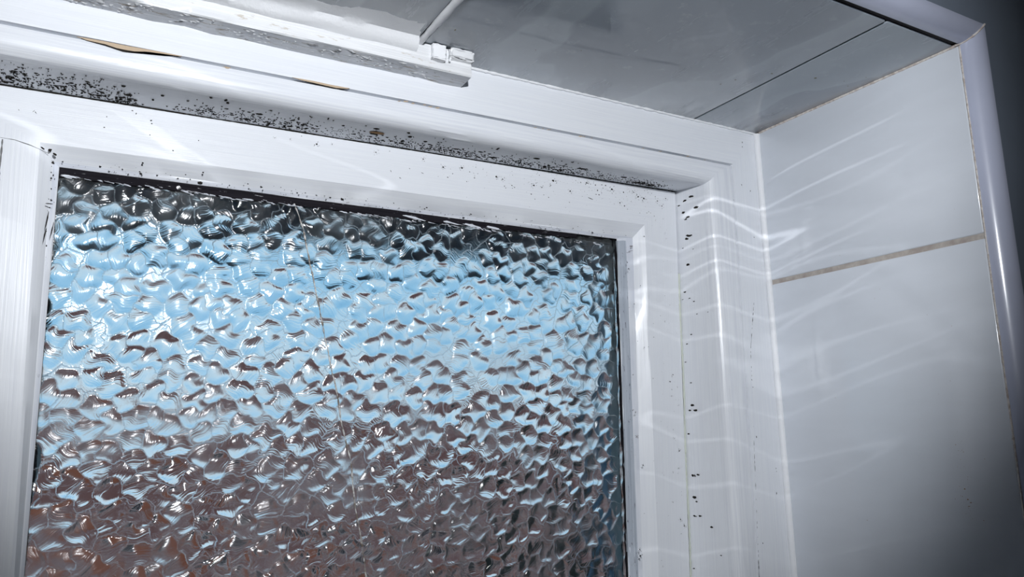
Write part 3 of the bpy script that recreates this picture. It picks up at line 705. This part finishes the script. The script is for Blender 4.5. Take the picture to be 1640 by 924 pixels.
for _ in range(70):
    xx = rng.choice([rng.uniform(-0.05, 0.12), rng.uniform(0.12, 0.3), rng.uniform(0.3, 0.44)], p=[.4, .4, .2]); yy = rng.uniform(0.970, 0.999)
    fd.add((xx, yy, zb0-0.0004), X_, Y_, -Z_, rng.uniform(2, 8)*PX, rng.uniform(.5, .9)*PX, rng.uniform(-.4, .4), n=6, jag=0.5)
tag(fd.build('fine_paint_cracking', M_MOULDG, bat), kind='stuff')

# stains on soffit and reveal tiles
st = Blobs(12)
for x, y, a, b_ in ((1154, 135, 4, 2), (1178, 128, 6, 2), (1306, 125, 7, 2.5), (1352, 130, 2.6, 1.4), (1358, 138, 4, 1.4), (1387, 124, 3, 1), (729, 48, 3, 2.6), (931, 81, 1.5, 1.5), (858, 80, 3, 1), (1236, 118, 6, 2)):
    p = on(2, ZS, x, y); st.add(p, X_, Y_, -Z_, a*PX*.9, b_*PX*2, h=0.0004, n=10, jag=.25)
tag(st.build('stain_spots', M_OLIVE, sof), 'olive brown stain spots', kind='stuff')
sp2 = Blobs(13)
for _ in range(75):
    t_ = rng.random(); x = 1535+22*t_+rng.normal(0, 5+5*t_); y = 700+140*t_+rng.normal(0, 12)
    p = on(0, XR, x, y); s_ = rng.lognormal(-0.5, 0.5)*PX
    sp2.add(p, Y_, Z_, -X_, s_*1.1, s_*.8, h=0.0004, n=6)
for x, y, r_ in ((1545, 783, 3), (1550, 800, 3), (1555, 805, 3), (1552, 811, 3), (1529, 335, 1), (1345, 409, 1), (1485, 504, 1.2), (1524, 522, 1.2), (1409, 463, 1.2), (1401, 478, 1), (1622, 703, 2), (1577, 735, 1.5), (1530, 799, 1.3), (1522, 610, 1.2), (1503, 631, 1), (1389, 833, 1.6), (1338, 637, 1.2)):
    p = on(0, XR, x, y); sp2.add(p, Y_, Z_, -X_, r_*PX*1.2, r_*PX*.6, h=0.0004, n=7)
wr = bpy.data.objects['wall_reveal']
tag(sp2.build('stain_spots', M_RUST, wr), 'brown splashes', kind='stuff')

# ------------------------------------------------------------------ outdoors
def houses():
    D = 13.0
    h = empty('house', (2, D, -7), 'red brick house across the way seen through the hammered glass', 'house')
    def ob(name, mats, *a, par=h, bev=0):
        bm = bmesh.new(); box(bm, *a, bev); return bm_obj(name, bm, mats, par, smooth=False)
    ze = -1.5
    ob('brick_wall', M_BRICK, -12, 22, D, D+8, -7, ze)
    ob('gutter', M_FASCIA, -12.3, 22.3, D-0.45, D-0.05, ze, ze+0.28)
    V = [(-12.5, D-0.5, ze+0.2), (22.5, D-0.5, ze+0.2), (22.5, D+4, ze+2.0), (-12.5, D+4, ze+2.0), (22.5, D+8.5, ze+0.2), (-12.5, D+8.5, ze+0.2)]
    V2 = [(x, y, z-0.15) for x, y, z in V]
    mesh_obj('roof', V+V2, [(0, 1, 2, 3), (3, 2, 4, 5), (6, 9, 8, 7), (9, 11, 10, 8), (0, 6, 7, 1), (5, 4, 10, 11), (0, 3, 5, 11, 9, 6), (1, 7, 8, 10, 4, 2)], M_SLATE, parent=h, smooth=False)
    for x0 in (-5.0, 1.2, 4.6, 7.4, 10.2, 13.5):
        w_ = ob('window', M_FASCIA, x0, x0+2.2, D-0.08, D+0.1, -4.8, -2.1)
        p_ = ob('pane', M_DARKWIN, x0+0.15, x0+2.05, D-0.12, D-0.06, -4.65, -2.25, par=w_)
        p_.location = -Vector(W((2, D, -7))); 
        p_.location = Vector((0, 0, 0))
    ob('chimney', M_BRICK, -3.2, -2.2, D+3.4, D+4.6, ze+1.0, ze+3.0)
houses()
bm = bmesh.new(); box(bm, -40, 60, 1.45, 60, -7.2, -7.0)
tag(bm_obj('ground', bm, M_GRASS, smooth=False), 'dark ground outside between the houses', 'ground', 'structure')
def conifer(x, y, h_, r_, seed, label):
    rng = np.random.default_rng(seed); root = empty('conifer', (x, y, -7), label, 'tree', group=None)
    bm = bmesh.new()
    for k in range(900):
        t_ = rng.random()**0.8; z = -6.4+h_*t_; rad = r_*(1-t_)**0.8*rng.uniform(0.75, 1.05)+0.05; a = rng.uniform(0, 6.283)
        c = np.array([x+rad*math.cos(a), y+rad*math.sin(a), z]); d = np.array([math.cos(a), math.sin(a), -0.5]); w = np.array([-math.sin(a), math.cos(a), 0])*0.22
        q = [c-d*0.5-w, c-d*0.5+w, c+d*0.25+w*0.4, c+d*0.25-w*0.4+(0, 0, 0.1)]
        bm.faces.new([bm.verts.new(W(p)) for p in q])
    bm_obj('foliage', bm, M_HEDGE, root, smooth=False)
    V, Fc = tube([(x, y, -7), (x, y, -7+h_*0.8)], 0.18); mesh_obj('trunk', V, Fc, M_SLATE, parent=root)
conifer(8.3, 9.8, 6.4, 1.7, 1, 'dark green conifer outside, nearest the right edge of the pane')
conifer(5.2, 7.2, 5.0, 0.9, 2, 'smaller dark conifer outside, left of the tall one at the right edge')
# outside reveal of this window
bm = bmesh.new()
box(bm, XL, 1.25, 1.2, 1.50, 0.372, 0.56); box(bm, 1.06, 1.25, 1.2, 1.40, ZB-0.3, 0.372); box(bm, XL-0.2, XL, 1.2, 1.45, ZB-0.3, 0.56)
tag(bm_obj('wall_outer', bm, M_OUTERSHADE, smooth=False), 'outer brick lintel and jamb just behind the glass, shade put into its blue colour', 'wall', 'structure')
